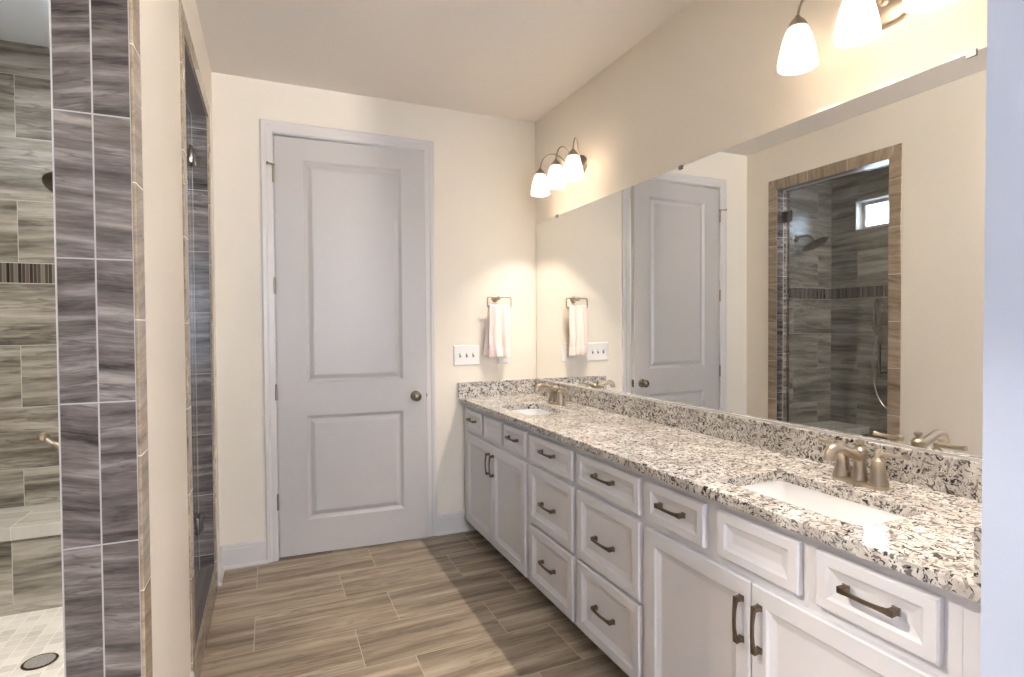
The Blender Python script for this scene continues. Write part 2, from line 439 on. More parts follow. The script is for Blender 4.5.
# jamb linings and trims of both openings
def opening(a, b_, z0, mj, name_i, top_tile, near):
    tw = 0.078; pr = 0.007
    j = MB()
    j.box(XI, XL, a-g, a, z0, OZ); j.box(XI, XL, b_, b_+g, z0, OZ); j.box(XI, XL, a-g, b_+g, OZ, OZ+g)
    j.box(XI, XL, a-g, b_+g, 0.0 if near else z0-g, z0)
    struct(j.build('trim_%d' % name_i, mj), 'dark streaked tile lining of the %s shower opening' % ('walk-in' if near else 'glazed'))
    t = MB()
    for s, (p, q) in ((0, (a-tw, a)), (1, (b_, b_+tw))):
        t.box(XL, XL+pr, p, q, 0.0 if near else 0, OZ, 0.0015, 1)
    struct(t.build('trim_%d' % (name_i+1), M_TRIMV), 'upright tan tile border of the %s shower opening' % ('walk-in' if near else 'glazed'))
    t = MB()
    # mitred header
    v = [(a-tw, OZ+tw), (b_+tw, OZ+tw), (b_, OZ), (a, OZ)]
    t.loops([[(XL, y, z) for y, z in v], [(XL+pr, y, z) for y, z in v]], cap0=True, cap1=True)
    # mitre triangles of the uprights
    t2 = MB()
    for tri in ([(a-tw, OZ), (a, OZ), (a-tw, OZ+tw)], [(b_, OZ), (b_+tw, OZ), (b_+tw, OZ+tw)]):
        t2.loops([[(XL, y, z) for y, z in tri], [(XL+pr, y, z) for y, z in tri]], cap0=True, cap1=True)
    struct(t.build('trim_%d' % (name_i+2), M_TRIMH), 'header tile border of the %s shower opening' % ('walk-in' if near else 'glazed'))
    struct(t2.build('trim_%d' % (name_i+3), M_TRIMV))
opening(N0, N1, 0.02, M_JAMB, 1, None, True)
opening(F0, F1, CZ, M_JAMBD, 5, None, False)
# curb face below the glass door
struct(MB().box(XL, XL+0.008, F0, F1, 0, CZ, 0.0015, 1).build('trim_9', M_TRIMH), 'tile curb below the glass shower door')
# metal edge strips at the jamb corner
m = MB()
m.box(XI-0.0015, XI, N1-0.001, N1+0.003, 0.08, OZ)
struct(m.build('trim_10', mat('pale_edge_strip', (0.50, 0.47, 0.46), 0.4)))

# shower window
wm = struct(MB().box(XB-T, XB-T+0.02, SW[0], SW[1], SW[2], SW[2]+0.02).box(XB-T, XB-T+0.02, SW[0], SW[1], SW[3]-0.02, SW[3])
            .box(XB-T, XB-T+0.02, SW[0], SW[0]+0.02, SW[2]+0.02, SW[3]-0.02).box(XB-T, XB-T+0.02, SW[1]-0.02, SW[1], SW[2]+0.02, SW[3]-0.02)
            .build('window_1', M_TRIM), 'small high shower window in a white frame')
m = MB()     # white reveal lining
m.box(XB-T+0.02, XB+0.004, SW[0], SW[1], SW[2], SW[2]+0.008); m.box(XB-T+0.02, XB+0.004, SW[0], SW[1], SW[3]-0.008, SW[3])
m.box(XB-T+0.02, XB+0.004, SW[0], SW[0]+0.008, SW[2]+0.008, SW[3]-0.008); m.box(XB-T+0.02, XB+0.004, SW[1]-0.008, SW[1], SW[2]+0.008, SW[3]-0.008)
m.build('window_reveal', M_TRIM, wm)
m = MB()     # inner sash
x0, x1 = XB-T+0.02, XB-T+0.045
a0, a1, b0, b1 = SW[0]+0.008, SW[1]-0.008, SW[2]+0.008, SW[3]-0.008
s_ = 0.028
m.box(x0, x1, a0, a1, b0, b0+s_, 0.003, 1); m.box(x0, x1, a0, a1, b1-s_, b1, 0.003, 1)
m.box(x0, x1, a0, a0+s_, b0+s_, b1-s_, 0.003, 1); m.box(x0, x1, a1-s_, a1, b0+s_, b1-s_, 0.003, 1)
m.build('window_sash', M_TRIM, wm)
MB().box(x0+0.010, x0+0.014, a0+s_, a1-s_, b0+s_, b1-s_).build('window_pane', M_PANE, wm)

# rest of the suite behind the camera
def wall_with_window(axis, c0, c1, a0, a1, wa0, wa1, wz0, wz1, wname, fname):
    def bx(m, a, b_, z0, z1, p=c0, q=c1):
        return m.box(p, q, a, b_, z0, z1) if axis == 'x' else m.box(a, b_, p, q, z0, z1)
    m = MB()
    bx(m, a0, a1, 0, wz0); bx(m, a0, a1, wz1, H); bx(m, a0, wa0, wz0, wz1); bx(m, wa1, a1, wz0, wz1)
    struct(m.build(wname, M_DAYTINT))
    m = MB(); f = 0.04; cm = (wa0+wa1)/2
    bx(m, wa0, wa1, wz0, wz0+f); bx(m, wa0, wa1, wz1-f, wz1); bx(m, wa0, wa0+f, wz0+f, wz1-f); bx(m, wa1-f, wa1, wz0+f, wz1-f)
    bx(m, wa0+f, wa1-f, (wz0+wz1)/2-0.02, (wz0+wz1)/2+0.02, (c0*0.6+c1*0.4), (c0*0.4+c1*0.6))
    struct(m.build(fname, M_TRIM))
wall_with_window('x', -2.05, -1.92, -2.55, 0.22, -0.85, -0.50, 0.9, 1.35, 'wall_back_left', 'added_window_2')  # unseen window added to bring in bluish daylight from the left
wall_with_window('y', -2.67, -2.55, -2.05, 2.05, 0.10, 1.00, 1.05, 2.05, 'wall_back', 'added_window_3')  # larger unseen window added for frontal fill daylight
struct(MB().box(-1.92, XB-T, 0.10, 0.22, 0, H).build('wall_back_return', M_DAYTINT))
struct(MB().box(1.95, 2.05, -2.55, 0.33, 0, H).build('wall_back_right', M_DAYTINT))
struct(MB().box(XB, XI, 0.20, D, H-0.004, H-0.0005).build('ceiling_shower', mat('white_shower_ceiling', (0.84, 0.85, 0.85), 0.7)), 'white shower ceiling')
# unseen bowl lamp added behind the camera to fill the room
bl = thing('added_fill_bowl', 'unseen frosted bowl lamp added behind the camera as fill', 'fill light', (1.35, -0.95, H))
MB().lathe([(0.0001, 0.0), (0.065, 0.0), (0.065, -0.012), (0.030, -0.022), (0.0001, -0.024)], (1.35, -0.95, H), n=32).tube([(1.35, -0.95, H-0.02), (1.35, -0.95, H-0.34)], 0.006, 10).build('stem', M_FIX, bl, smooth=True)
MB().lathe([(0.0001, -0.36), (0.07, -0.352), (0.13, -0.325), (0.165, -0.28), (0.160, -0.279), (0.125, -0.320), (0.07, -0.345), (0.0001, -0.352)], (1.35, -0.95, H), n=40).build('glass_bowl', M_SHADE, bl, smooth=True)
l = bpy.data.lights.new('bowl_fill', 'POINT'); l.energy = BOWL_FILL_W; l.color = (1.0, 0.93, 0.84); l.shadow_soft_size = 0.05
lo = bpy.data.objects.new('bowl_fill', l); C.objects.link(lo); lo.location = (1.35, -0.95, H-0.26)
# room beyond the door
m = MB()
m.box(-0.5, -0.4, D+T, D+1.6, 0, H); m.box(1.6, 1.7, D+T, D+1.6, 0, H); m.box(-0.5, 1.7, D+1.6, D+1.7, 0, H)
struct(m.build('wall_beyond', M_WALL))
struct(MB().box(-0.5, 1.7, D+0.13, D+1.7, -0.10, 0.0).build('floor_beyond', M_FLOOR))
# unseen lamp added in the shower ceiling to brighten the tiles
dl = thing('added_shower_light', 'unseen round lamp added in the shower ceiling as fill', 'fill light', (-0.85, 1.55, H))
MB().lathe([(0.060, -0.001), (0.062, -0.006), (0.078, -0.006), (0.082, -0.001)], (-0.85, 1.55, H), n=36).build('light_trim', M_TRIM, dl, smooth=True)
MB().lathe([(0.0001, -0.0015), (0.060, -0.0015)], (-0.85, 1.55, H), n=36).build('light_lens', emis('shower_fill_lens', (1.0, 0.93, 0.84), 4.0), dl)
l = bpy.data.lights.new('shower_fill', 'AREA'); l.shape = 'DISK'; l.size = 0.11; l.energy = SHOWER_FILL_W; l.color = (1.0, 0.93, 0.84)
lo = bpy.data.objects.new('shower_fill', l); C.objects.link(lo); lo.location = (-0.85, 1.55, H-0.010)
l = bpy.data.lights.new('beyond_daylight_fill', 'AREA'); l.shape = 'DISK'; l.size = 0.35; l.energy = 6; l.color = (0.55, 0.75, 1.0)  # added cool lamp standing in for daylight beyond the door
lo = bpy.data.objects.new('beyond_daylight_fill', l); C.objects.link(lo); lo.location = (0.6, D+0.8, H-0.05)

# baseboards
def base(name, pts, nrm, lab=None):
    """profile swept between two points, nrm = direction out of the wall"""
    (xa, ya), (xb, yb) = pts; nx, ny = nrm
    prof = [(0, 0), (0.024, 0), (0.023, 0.008), (0.018, 0.016), (0.013, 0.020), (0.013, 0.105), (0.010, 0.112), (0.010, 0.122), (0.006, 0.130), (0, 0.132)]
    m = MB()
    m.loops([[(xa+nx*d, ya+ny*d, z) for d, z in prof], [(xb+nx*d, yb+ny*d, z) for d, z in prof]], cap0=True, cap1=True)
    return struct(m.build(name, M_TRIM), lab)
base('baseboard_far', ((XL, D), (DX0-0.062, D)), (0, -1), 'white baseboard left of the door')
base('baseboard_far', ((DX1+0.062, D), (1.26, D)), (0, -1), 'white baseboard between door and vanity')
base('baseboard_left', ((XL, F1+0.078), (XL, D-0.0)), (1, 0), 'short white baseboard beside the shower trim')
base('baseboard_left', ((XL, N1+0.078), (XL, F0-0.078)), (1, 0), 'white baseboard between the shower openings')

# ================================================================= DOOR
m = MB()   # jamb and stop
jx0, jx1 = DX0-0.020, DX1+0.020
m.box(jx0, DX0-0.002, D, D+T, 0, DZ+0.02); m.box(DX1+0.002, jx1, D, D+T, 0, DZ+0.02); m.box(DX0-0.002, DX1+0.002, D, D+T, DZ+0.003, DZ+0.02)
m.box(DX0-0.002, DX0+0.010, D+0.04, D+0.055, 0, DZ); m.box(DX1-0.010, DX1+0.002, D+0.04, D+0.055, 0, DZ); m.box(DX0+0.01, DX1-0.01, D+0.04, D+0.055, DZ-0.010, DZ+0.003)
struct(m.build('trim_11', M_TRIM), 'white door jamb')
# mitred casing: profile around the opening
cw = 0.064
def casing():
    prof = [(0.0, 0.0), (0.0, 0.010), (0.006, 0.012), (0.030, 0.013), (0.040, 0.017), (0.056, 0.018), (cw, 0.014), (cw, 0.0)]  # (away from opening, out)
    L = []
    ix0, ix1, iz = DX0-0.006, DX1+0.006, DZ+0.008
    for (x, z, sx, sz) in [(ix0, 0, -1, 0), (ix0, iz, -1, 1), (ix1, iz, 1, 1), (ix1, 0, 1, 0)]:
        L.append([(x+sx*d, D-t, z+sz*d) for d, t in prof])
    return MB().loops(L, cap0=True, cap1=True)
struct(casing().build('trim_12', M_TRIM), 'white mitred casing around the door')

door = struct(bpy.data.objects.new('door_1', None), 'tall white two panel door standing slightly ajar')
C.objects.link(door); door.location = (DX0+0.002, D-0.002, 0)
W = DX1-DX0-0.004; HT = DZ-0.012
def panel_door():
    m = MB(); bm = m.bm
    y0, y1 = 0.0, 0.035        # y0 = face toward the room (local, +y away)
    zb = 0.014
    sx = 0.155; px0, px1 = sx, W-sx+0.01
    P1 = (px0, px1, 1.018, 2.312); P2 = (px0, px1, 0.215, 0.826)
    xs = [0, px0, px1, W]; zs = [zb, P2[2], P2[3], P1[2], P1[3], HT]
    for yy, sgn in ((y0, 1), (y1, -1)):
        for i in range(3):
            for j in range(5):
                x0, x1, z0, z1 = xs[i], xs[i+1], zs[j], zs[j+1]
                if i == 1 and j in (1, 3):
                    rings = [(0, 0), (0.010, 0.006), (0.018, 0.011), (0.024, 0.011), (0.044, 0.003), (0.050, 0.002)]
                    L = []
                    for ins, dep in rings:
                        L.append([(x0+ins, yy+sgn*dep, z0+ins), (x1-ins, yy+sgn*dep, z0+ins), (x1-ins, yy+sgn*dep, z1-ins), (x0+ins, yy+sgn*dep, z1-ins)])
                    m.loops(L, cap1=True)
                else:
                    f = [(x0, yy, z0), (x1, yy, z0), (x1, yy, z1), (x0, yy, z1)]
                    bm.faces.new([bm.verts.new(p) for p in f])
    for f in ([(0, y0, zb), (0, y1, zb), (0, y1, HT), (0, y0, HT)], [(W, y0, zb), (W, y1, zb), (W, y1, HT), (W, y0, HT)],
              [(0, y0, zb), (W, y0, zb), (W, y1, zb), (0, y1, zb)], [(0, y0, HT), (W, y0, HT), (W, y1, HT), (0, y1, HT)]):
        bm.faces.new([bm.verts.new(p) for p in f])
    bmesh.ops.remove_doubles(bm, verts=bm.verts, dist=1e-5)
    return m
def loc_build(m, name, material, parent, **k):
    """geometry already in the parent's frame"""
    o = m.build(name, material, **k); o.parent = parent; return o
loc_build(panel_door(), 'door_panel', M_DOOR, door)
kx, kz = W-0.068, 0.913
m = MB().lathe([(0.0001, 0.0), (0.032, 0.0), (0.032, 0.005), (0.026, 0.009), (0.012, 0.012), (0.010, 0.022), (0.013, 0.028),
                (0.024, 0.034), (0.0295, 0.044), (0.0290, 0.053), (0.022, 0.062), (0.010, 0.066), (0.0001, 0.067)], (kx, 0, kz), '-y', 32)
loc_build(m, 'door_knob', M_KNOB, door, smooth=True, label='dark satin round knob')
loc_build(MB().box(W-0.0005, W+0.002, 0.006, 0.029, kz-0.028, kz+0.028, 0.0005, 1).box(W, W+0.009, 0.012, 0.023, kz-0.009, kz+0.009, 0.002, 1), 'door_latch', M_KNOB, door)
door.rotation_euler = (0, 0, R(-3.4))
for z in (2.217, 1.582, 0.972, 0.338):
    m = MB().tube([(DX0-0.0035, D-0.0125, z-0.045), (DX0-0.0035, D-0.0125, z+0.045)], 0.0062, 10)
    for k in (-0.018, 0.018): m.tube([(DX0-0.0035, D-0.0125, z+k-0.0006), (DX0-0.0035, D-0.0125, z+k+0.0006)], 0.0068, 10)
    m.tube([(DX0-0.0035, D-0.0125, z+0.045), (DX0-0.0035, D-0.0125, z+0.050)], [0.0045, 0.002], 10)
    if z > 2:
        m.tube([(DX0-0.0035, D-0.014, z+0.052), (DX0-0.012, D-0.035, z+0.052), (DX0-0.030, D-0.046, z+0.052)], [0.004, 0.0035, 0.004], 8)
        m.tube([(DX0-0.030, D-0.046, z+0.052), (DX0-0.036, D-0.049, z+0.052)], 0.0075, 10)
        m.tube([(DX0-0.0035, D-0.0125, z+0.047), (DX0-0.0035, D-0.0125, z+0.058)], 0.009, 10)
    o = m.build('door_hinge', M_HINGE, smooth=True)
    o.parent = door
    o.matrix_parent_inverse = (Matrix.Translation(door.location) @ Matrix.Rotation(R(-3.4), 4, 'Z')).inverted()

# ================================================================= SHOWER
# glass door
gd = struct(bpy.data.objects.new('door_2', None), 'frameless glass shower door in the tiled opening'); C.objects.link(gd)
gx = -0.340
gd.location = (gx, F1, CZ)
MB().box(gx-0.005, gx+0.005, F0+0.004, F1-0.028, CZ+0.008, OZ-0.012, 0.001, 1).build('glass_panel', M_GLASS, gd)
for z in (2.185, 0.37):
    MB().box(gx-0.012, gx+0.012, F1-0.075, F1-0.006, z-0.042, z+0.042, 0.003, 2).tube([(gx, F1-0.012, z-0.044), (gx, F1-0.012, z+0.044)], 0.011, 12)\
        .box(gx-0.022, gx+0.022, F1-0.006, F1, z-0.042, z+0.042, 0.002, 1).build('hinge', M_SHFIX, gd, smooth=True)
m = MB()
for z in (1.02, 1.18): m.tube([(gx-0.05, F0+0.07, z), (gx+0.05, F0+0.07, z)], 0.006, 10)
for s in (-1, 1): m.tube([(gx+s*0.05, F0+0.07, 0.99), (gx+s*0.05, F0+0.07, 1.21)], 0.009, 14)
m.build('pull_handle', M_SHFIX, gd, smooth=True)

# bench
be = thing('shower_bench', 'tiled corner-to-corner shower bench below the far shower wall', 'bench', (-0.85, 3.3, 0.08))
MB().box(XB, XI, 3.118, D, 0.08, 0.411).build('bench_base', M_SHX, be)
MB().box(XB, XI, 3.107, D, 0.411, 0.471, 0.004, 2).build('bench_top', M_BENCHT, be)

# drain
dr = thing('floor_drain', 'round metal drain grate in the white mosaic shower floor', 'drain', (-0.815, 2.63, 0.08))
MB().lathe([(0.0, 0.0), (0.054, 0.0), (0.056, 0.002), (0.052, 0.004), (0.046, 0.0035)], (-0.815, 2.63, 0.080), n=40).build('drain_ring', M_SHFIX, dr, smooth=True)
m = MB()
for i in range(-4, 5):
    y = i*0.0098; hw = math.sqrt(max(0, 0.0465**2-y*y))
    m.box(-0.815-hw, -0.815+hw, 2.63+y-0.0028, 2.63+y+0.0028, 0.081, 0.0845)
for i in range(-4, 5):
    x = i*0.0098; hw = math.sqrt(max(0, 0.0465**2-x*x))
    m.box(-0.815+x-0.0022, -0.815+x+0.0022, 2.63-hw, 2.63+hw, 0.0812, 0.0842)
m.build('drain_grate', M_PLATE_STEEL, dr)

# shower head on the far wall
sh = thing('rain_shower', 'round rain shower head on a short curved arm, far shower wall', 'shower head', (-0.84, D, 2.09))
MB().lathe([(0.0001, 0.0), (0.030, 0.0), (0.029, 0.004), (0.018, 0.010), (0.011, 0.012)], (-0.84, D, 2.09), '-y', 24).build('flange', M_SHFIX, sh, smooth=True)
MB().tube([(-0.84, D-0.005, 2.09), (-0.845, D-0.05, 2.105), (-0.852, D-0.10, 2.105), (-0.86, D-0.135, 2.085), (-0.866, D-0.153, 2.057)], 0.0095, 12, smooth_steps=5).build('shower_arm', M_SHFIX, sh, smooth=True)
m = MB().lathe([(0.0001, 0.028), (0.016, 0.028), (0.018, 0.012), (0.030, 0.006), (0.085, 0.001), (0.103, -0.004), (0.105, -0.009), (0.101, -0.013), (0.095, -0.0150), (0.0001, -0.011)], n=40)
for r_, n_ in ((0.03, 8), (0.055, 14), (0.08, 20)):
    for k in range(n_):
        a = 2*PI*k/n_; m.lathe([(0.003, -0.011), (0.002, -0.0145), (0.0001, -0.0145)], (r_*math.cos(a), r_*math.sin(a), 0), n=6)
bmesh.ops.transform(m.bm, matrix=Matrix.Translation((-0.866, D-0.163, 2.030)) @ Matrix.Rotation(R(-26), 4, 'X') @ Matrix.Rotation(R(6), 4, 'Y'), verts=m.bm.verts)
m.build('spray_face', M_SHFIX, sh, smooth=True)

# valve on the inner face of the partition, just past the walk-in opening
VY, VZ = 1.80, 1.025
va = thing('shower_valve', 'shower valve lever poking out behind the tiled pillar', 'tap', (XI, VY, VZ))
MB().lathe([(0.0001, 0.0), (0.078, 0.0), (0.078, 0.003), (0.070, 0.008), (0.032, 0.012), (0.026, 0.050), (0.019, 0.078), (0.0001, 0.082)], (XI, VY, VZ), '-x', 36).build('escutcheon', M_KNOB, va, smooth=True)
MB().tube([(XI-0.070, VY, VZ), (XI-0.092, VY-0.004, VZ+0.004), (XI-0.110, VY-0.006, VZ+0.018), (XI-0.126, VY-0.008, VZ+0.034)], [0.019, 0.014, 0.0075, 0.0085], 14, smooth_steps=5)\
    .lathe([(0.0001, -0.012), (0.009, -0.008), (0.0125, 0), (0.009, 0.008), (0.0001, 0.012)], (XI-0.130, VY-0.008, VZ+0.038), n=16).build('lever', M_NICKEL, va, smooth=True)

# hand shower on the back wall
hs = thing('hand_shower', 'hand shower with bar and looping metal hose on the long shower wall', 'hand shower', (XB, 3.02, 1.5))
m = MB()
m.tube([(XB, 3.03, 1.52), (XB+0.055, 3.03, 1.52)], 0.009, 12).tube([(XB, 3.03, 1.30), (XB+0.055, 3.03, 1.30)], 0.009, 12)
m.tube([(XB+0.055, 3.03, 1.28), (XB+0.055, 3.03, 1.53)], 0.007, 12)
for z in (1.52, 1.30): m.lathe([(0.0001, 0.0), (0.022, 0.0), (0.020, 0.006), (0.010, 0.008)], (XB, 3.03, z), 'x', 20)
m.build('slide_bar', M_SHFIX, hs, smooth=True)
MB().tube([(XB+0.075, 3.00, 1.25), (XB+0.085, 2.985, 1.40), (XB+0.10, 2.97, 1.50)], [0.010, 0.012, 0.014], 14, smooth_steps=4)\
    .lathe([(0.0001, 0.012), (0.018, 0.010), (0.030, 0.0), (0.030, -0.008), (0.0001, -0.010)], (XB+0.105, 2.96, 1.53), '-x', 28)\
    .box(XB+0.045, XB+0.085, 3.0, 3.042, 1.30, 1.335, 0.006, 2).build('handpiece', M_SHFIX, hs, smooth=True)
MB().tube([(XB+0.075, 3.00, 1.25), (XB+0.07, 3.035, 1.05), (XB+0.07, 3.03, 0.88), (XB+0.08, 2.985, 0.74), (XB+0.08, 2.92, 0.66), (XB+0.07, 2.85, 0.65), (XB+0.05, 2.79, 0.72), (XB+0.03, 2.77, 0.90), (XB+0.0, 2.77, 0.98)], 0.0072, 10, smooth_steps=7)\
    .build('metal_hose', M_FIX, hs, smooth=True)

# ================================================================= VANITY
XF, XD = 1.167, 1.148      # face frame front, door front
CB, CT = 0.085, 0.850      # carcass bottom / top
def front(parent, name, y0, y1, z0, z1, fw):
    """framed recessed panel front facing -x"""
    m = MB()
    e = 0.004
    rings = [(0.0, XF-0.0005), (0.0, XD+e), (e, XD), (fw-0.003, XD), (fw, XD+0.002), (fw+0.004, XD+0.0045), (fw+0.020, XD+0.0095), (fw+0.024, XD+0.010)]
    L = []
    for ins, x in rings:
        L.append([(x, y0+ins, z0+ins), (x, y1-ins, z0+ins), (x, y1-ins, z1-ins), (x, y0+ins, z1-ins)])
    m.loops(L, cap0=True, cap1=True)
    return m.build(name, M_CAB, parent)
def pull(parent, y, z, vertical=False, ln=0.118):
    """arched bar pull with two square feet"""
    m = MB(); h_ = ln/2
    def P(t, d, s=0):  # t along, d out
        return (XD-d, y+s, z+t) if vertical else (XD-d, y+t, z+s)
    # bar: rectangular section sweep, thicker toward the ends
    N = 18; L = []
    for i in range(N+1):
        u = -1+2*i/N
        t = u*h_
        d = 0.019+0.0075*(1-u*u) if abs(u) < 0.999 else 0.019
        wd = 0.0038+0.0032*abs(u)**3; th = 0.0032+0.0022*abs(u)**3
        L.append([P(t, d-th, -wd), P(t, d-th, wd), P(t, d+th, wd), P(t, d+th, -wd)])
    m.loops(L, cap0=True, cap1=True)
    for s in (-1, 1):
        c = s*(h_-0.006)
        L = []
        for d, a, b_ in ((0.0, 0.0080, 0.0085), (0.003, 0.0080, 0.0085), (0.005, 0.0062, 0.0066), (0.017, 0.0060, 0.0066), (0.0235, 0.0068, 0.0075)):
            L.append([P(c-a, d, -b_), P(c+a, d, -b_), P(c+a, d, b_), P(c-a, d, b_)])
        m.loops(L, cap0=True, cap1=True)
    off = Vector(); b = parent
    while b: off += b.location; b = b.parent
    return m.build('pull_handle', M_BRONZE, parent, smooth=True, angle=40)
def carcass(parent, y0, y1, toe=(0.07,)):
    m = MB()
    t = 0.016
    m.box(XF, XF+0.019, y0, y1, CB, CT)                       # face frame
    m.box(XF+0.019, XR-0.002, y0, y0+t, CB, CT); m.box(XF+0.019, XR-0.002, y1-t, y1, CB, CT)
    m.box(XF+0.019, XR-0.002, y0+t, y1-t, CB, CB+t); m.box(XR-0.010, XR-0.002, y0+t, y1-t, CB+t, CT)
    m.build('cabinet_body', M_CAB, parent)
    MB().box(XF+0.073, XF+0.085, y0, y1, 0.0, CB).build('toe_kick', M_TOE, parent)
DT0, DT1 = 0.690, 0.819    # top row of fronts
DB0, DB1 = 0.094, 0.664    # doors
G = 'white vanity cabinets under the granite countertop'
def sink_base(y0, y1, fr, label):
    t = thing('vanity_cabinet', label, 'cabinet', (1.43, (y0+y1)/2, 0), G)
    carcass(t, y0, y1)
    for k, (a, b_) in enumerate(fr):
        d = front(t, 'drawer' if k != 1 else 'false_drawer_front', a, b_, DT0, DT1, 0.030)
        if k != 1: pull(d, (a+b_)/2, 0.762, ln=0.118)
    lo_, hi = fr[0][0], fr[-1][1]
    mid = (lo_+hi)/2
    for a, b_, hy in ((lo_, mid-0.0015, mid-0.030), (mid+0.0015, hi, mid+0.030)):
        d = front(t, 'cabinet_door', a, b_, DB0, DB1, 0.052)
        pull(d, hy, 0.555, True, ln=0.122)
    return t
def stack(y0, y1, a, b_, label):
    t = thing('drawer_cabinet', label, 'cabinet', (1.43, (y0+y1)/2, 0), G)
    carcass(t, y0, y1)
    for z0, z1, hz, fw in ((DT0, DT1, 0.764, 0.030), (0.392, 0.668, 0.520, 0.040), (0.098, 0.378, 0.250, 0.040)):
        d = front(t, 'drawer', a, b_, z0, z1, fw)
        pull(d, (a+b_)/2, hz, ln=0.128)
    return t
sink_base(2.462, D, [(2.484, 2.752), (2.797, 3.060), (3.100, 3.387)], 'two-door white sink cabinet at the far end by the towel wall')
stack(1.998, 2.462, 2.017, 2.441, 'three-drawer white cabinet next to the far sink cabinet')
stack(1.540, 1.998, 1.558, 1.978, 'three-drawer white cabinet next to the near sink cabinet')
sink_base(0.600, 1.540, [(0.630, 0.889), (0.935, 1.198), (1.249, 1.523)], 'two-door white sink cabinet nearest the camera')
f_ = MB().box(XF+0.001, XF+0.02, YN, 0.600, CB, CT).box(XF+0.073, XF+0.085, YN, 0.600, 0.0, CB).build('cabinet_filler', M_CAB)
tag(f_, 'narrow white filler strip between vanity and near wall end', 'filler strip')

# countertop with two sink cut-outs
def rrect(x0, x1, y0, y1, r, n=6):
    P = []
    for cx, cy, a in ((x1-r, y1-r, 0), (x0+r, y1-r, 90), (x0+r, y0+r, 180), (x1-r, y0+r, 270)):
        for k in range(n+1):
            t = R(a+90*k/n); P.append((cx+r*math.cos(t), cy+r*math.sin(t)))
    return P
SINKS = [(1.218, 1.468, 0.828, 1.262), (1.218, 1.468, 2.610, 2.985)]
CX = 1.130
ct = thing('countertop', 'long speckled granite countertop on the white vanity cabinets', 'countertop', (1.41, 2.0, CT))
m = MB(); bm = m.bm
outer = [(CX, YN+0.0005), (XR-0.0005, YN+0.0005), (XR-0.0005, D-0.0005), (CX, D-0.0005)]
holes = [rrect(*s, 0.035) for s in SINKS]
loops3 = [[Vector((x, y, 0)) for x, y in outer]] + [[Vector((x, y, 0)) for x, y in h[::-1]] for h in holes]
flat = [p for l_ in loops3 for p in l_]
e = 0.003
def pt(i, z, ins=0.0):
    p = flat[i]; return (p.x+(ins if abs(p.x-CX) < 1e-6 else 0), p.y, z)
tri = tessellate_polygon(loops3)
tv = [bm.verts.new(pt(i, 0.880, e)) for i in range(len(flat))]
bv = [bm.verts.new(pt(i, 0.850)) for i in range(len(flat))]
for a, b_, c in tri:
    for L_ in (tv, bv):
        try: bm.faces.new((L_[a], L_[b_], L_[c]))
        except ValueError: pass
off = 0
for li, l_ in enumerate(loops3):
    n = len(l_)
    for i in range(n):
        a, b_ = off+i, off+(i+1) % n
        if li == 0:
            if {i, (i+1) % n} == {3, 0}:
                e0 = bm.verts.new((CX, flat[a].y, 0.880-e)); e1 = bm.verts.new((CX, flat[b_].y, 0.880-e))
                bm.faces.new((tv[a], tv[b_], e1, e0)); bm.faces.new((e0, e1, bv[b_], bv[a]))
            else: bm.faces.new((tv[a], tv[b_], bv[b_], bv[a]))
        else: bm.faces.new((tv[a], tv[b_], bv[b_], bv[a]))
    off += n
m.build('counter_slab', M_GRAN, ct)
MB().box(XR-0.020, XR-0.0005, YN+0.0005, D-0.0005, 0.8805, 0.979, 0.0015, 1).build('backsplash', M_GRAN, ct)
MB().box(CX-0.006, XR-0.0205, D-0.020, D-0.0005, 0.8805, 0.979, 0.0015, 1).build('side_splash', M_GRAN, ct)
MB().box(CX+0.006, XR-0.0205, YN+0.0005, YN+0.020, 0.8805, 0.979, 0.0015, 1).build('side_splash', M_GRAN, ct)

def sink(s, label):
    x0, x1, y0, y1 = s; cx, cy = (x0+x1)/2, (y0+y1)/2
    t = thing('sink', label, 'sink', (cx, cy, 0.849), 'undermount sinks in the granite countertop')
    m = MB(); L = []
    for ins, z, r in ((-0.016, 0.836, 0.045), (-0.016, 0.8495, 0.045), (-0.003, 0.8495, 0.037), (0.0, 0.840, 0.036), (0.006, 0.770, 0.04), (0.014, 0.745, 0.045), (0.034, 0.733, 0.05), (0.085, 0.728, 0.035)):
        L.append([(x, y, z) for x, y in rrect(x0+ins, x1-ins, y0+ins, y1-ins, r)])
    m.loops(L, cap1=True)
    m.build('basin', M_PORC, t, smooth=True, angle=60)
    MB().lathe([(0.0001, 0.002), (0.014, 0.002), (0.016, 0.0005), (0.023, 0.003), (0.024, 0.0)], (cx, cy, 0.7285), n=28).build('sink_drain', M_NICKEL, t, smooth=True)
sink(SINKS[0], 'white rectangular undermount sink nearest the camera')
sink(SINKS[1], 'white rectangular undermount sink at the far end by the towel wall')

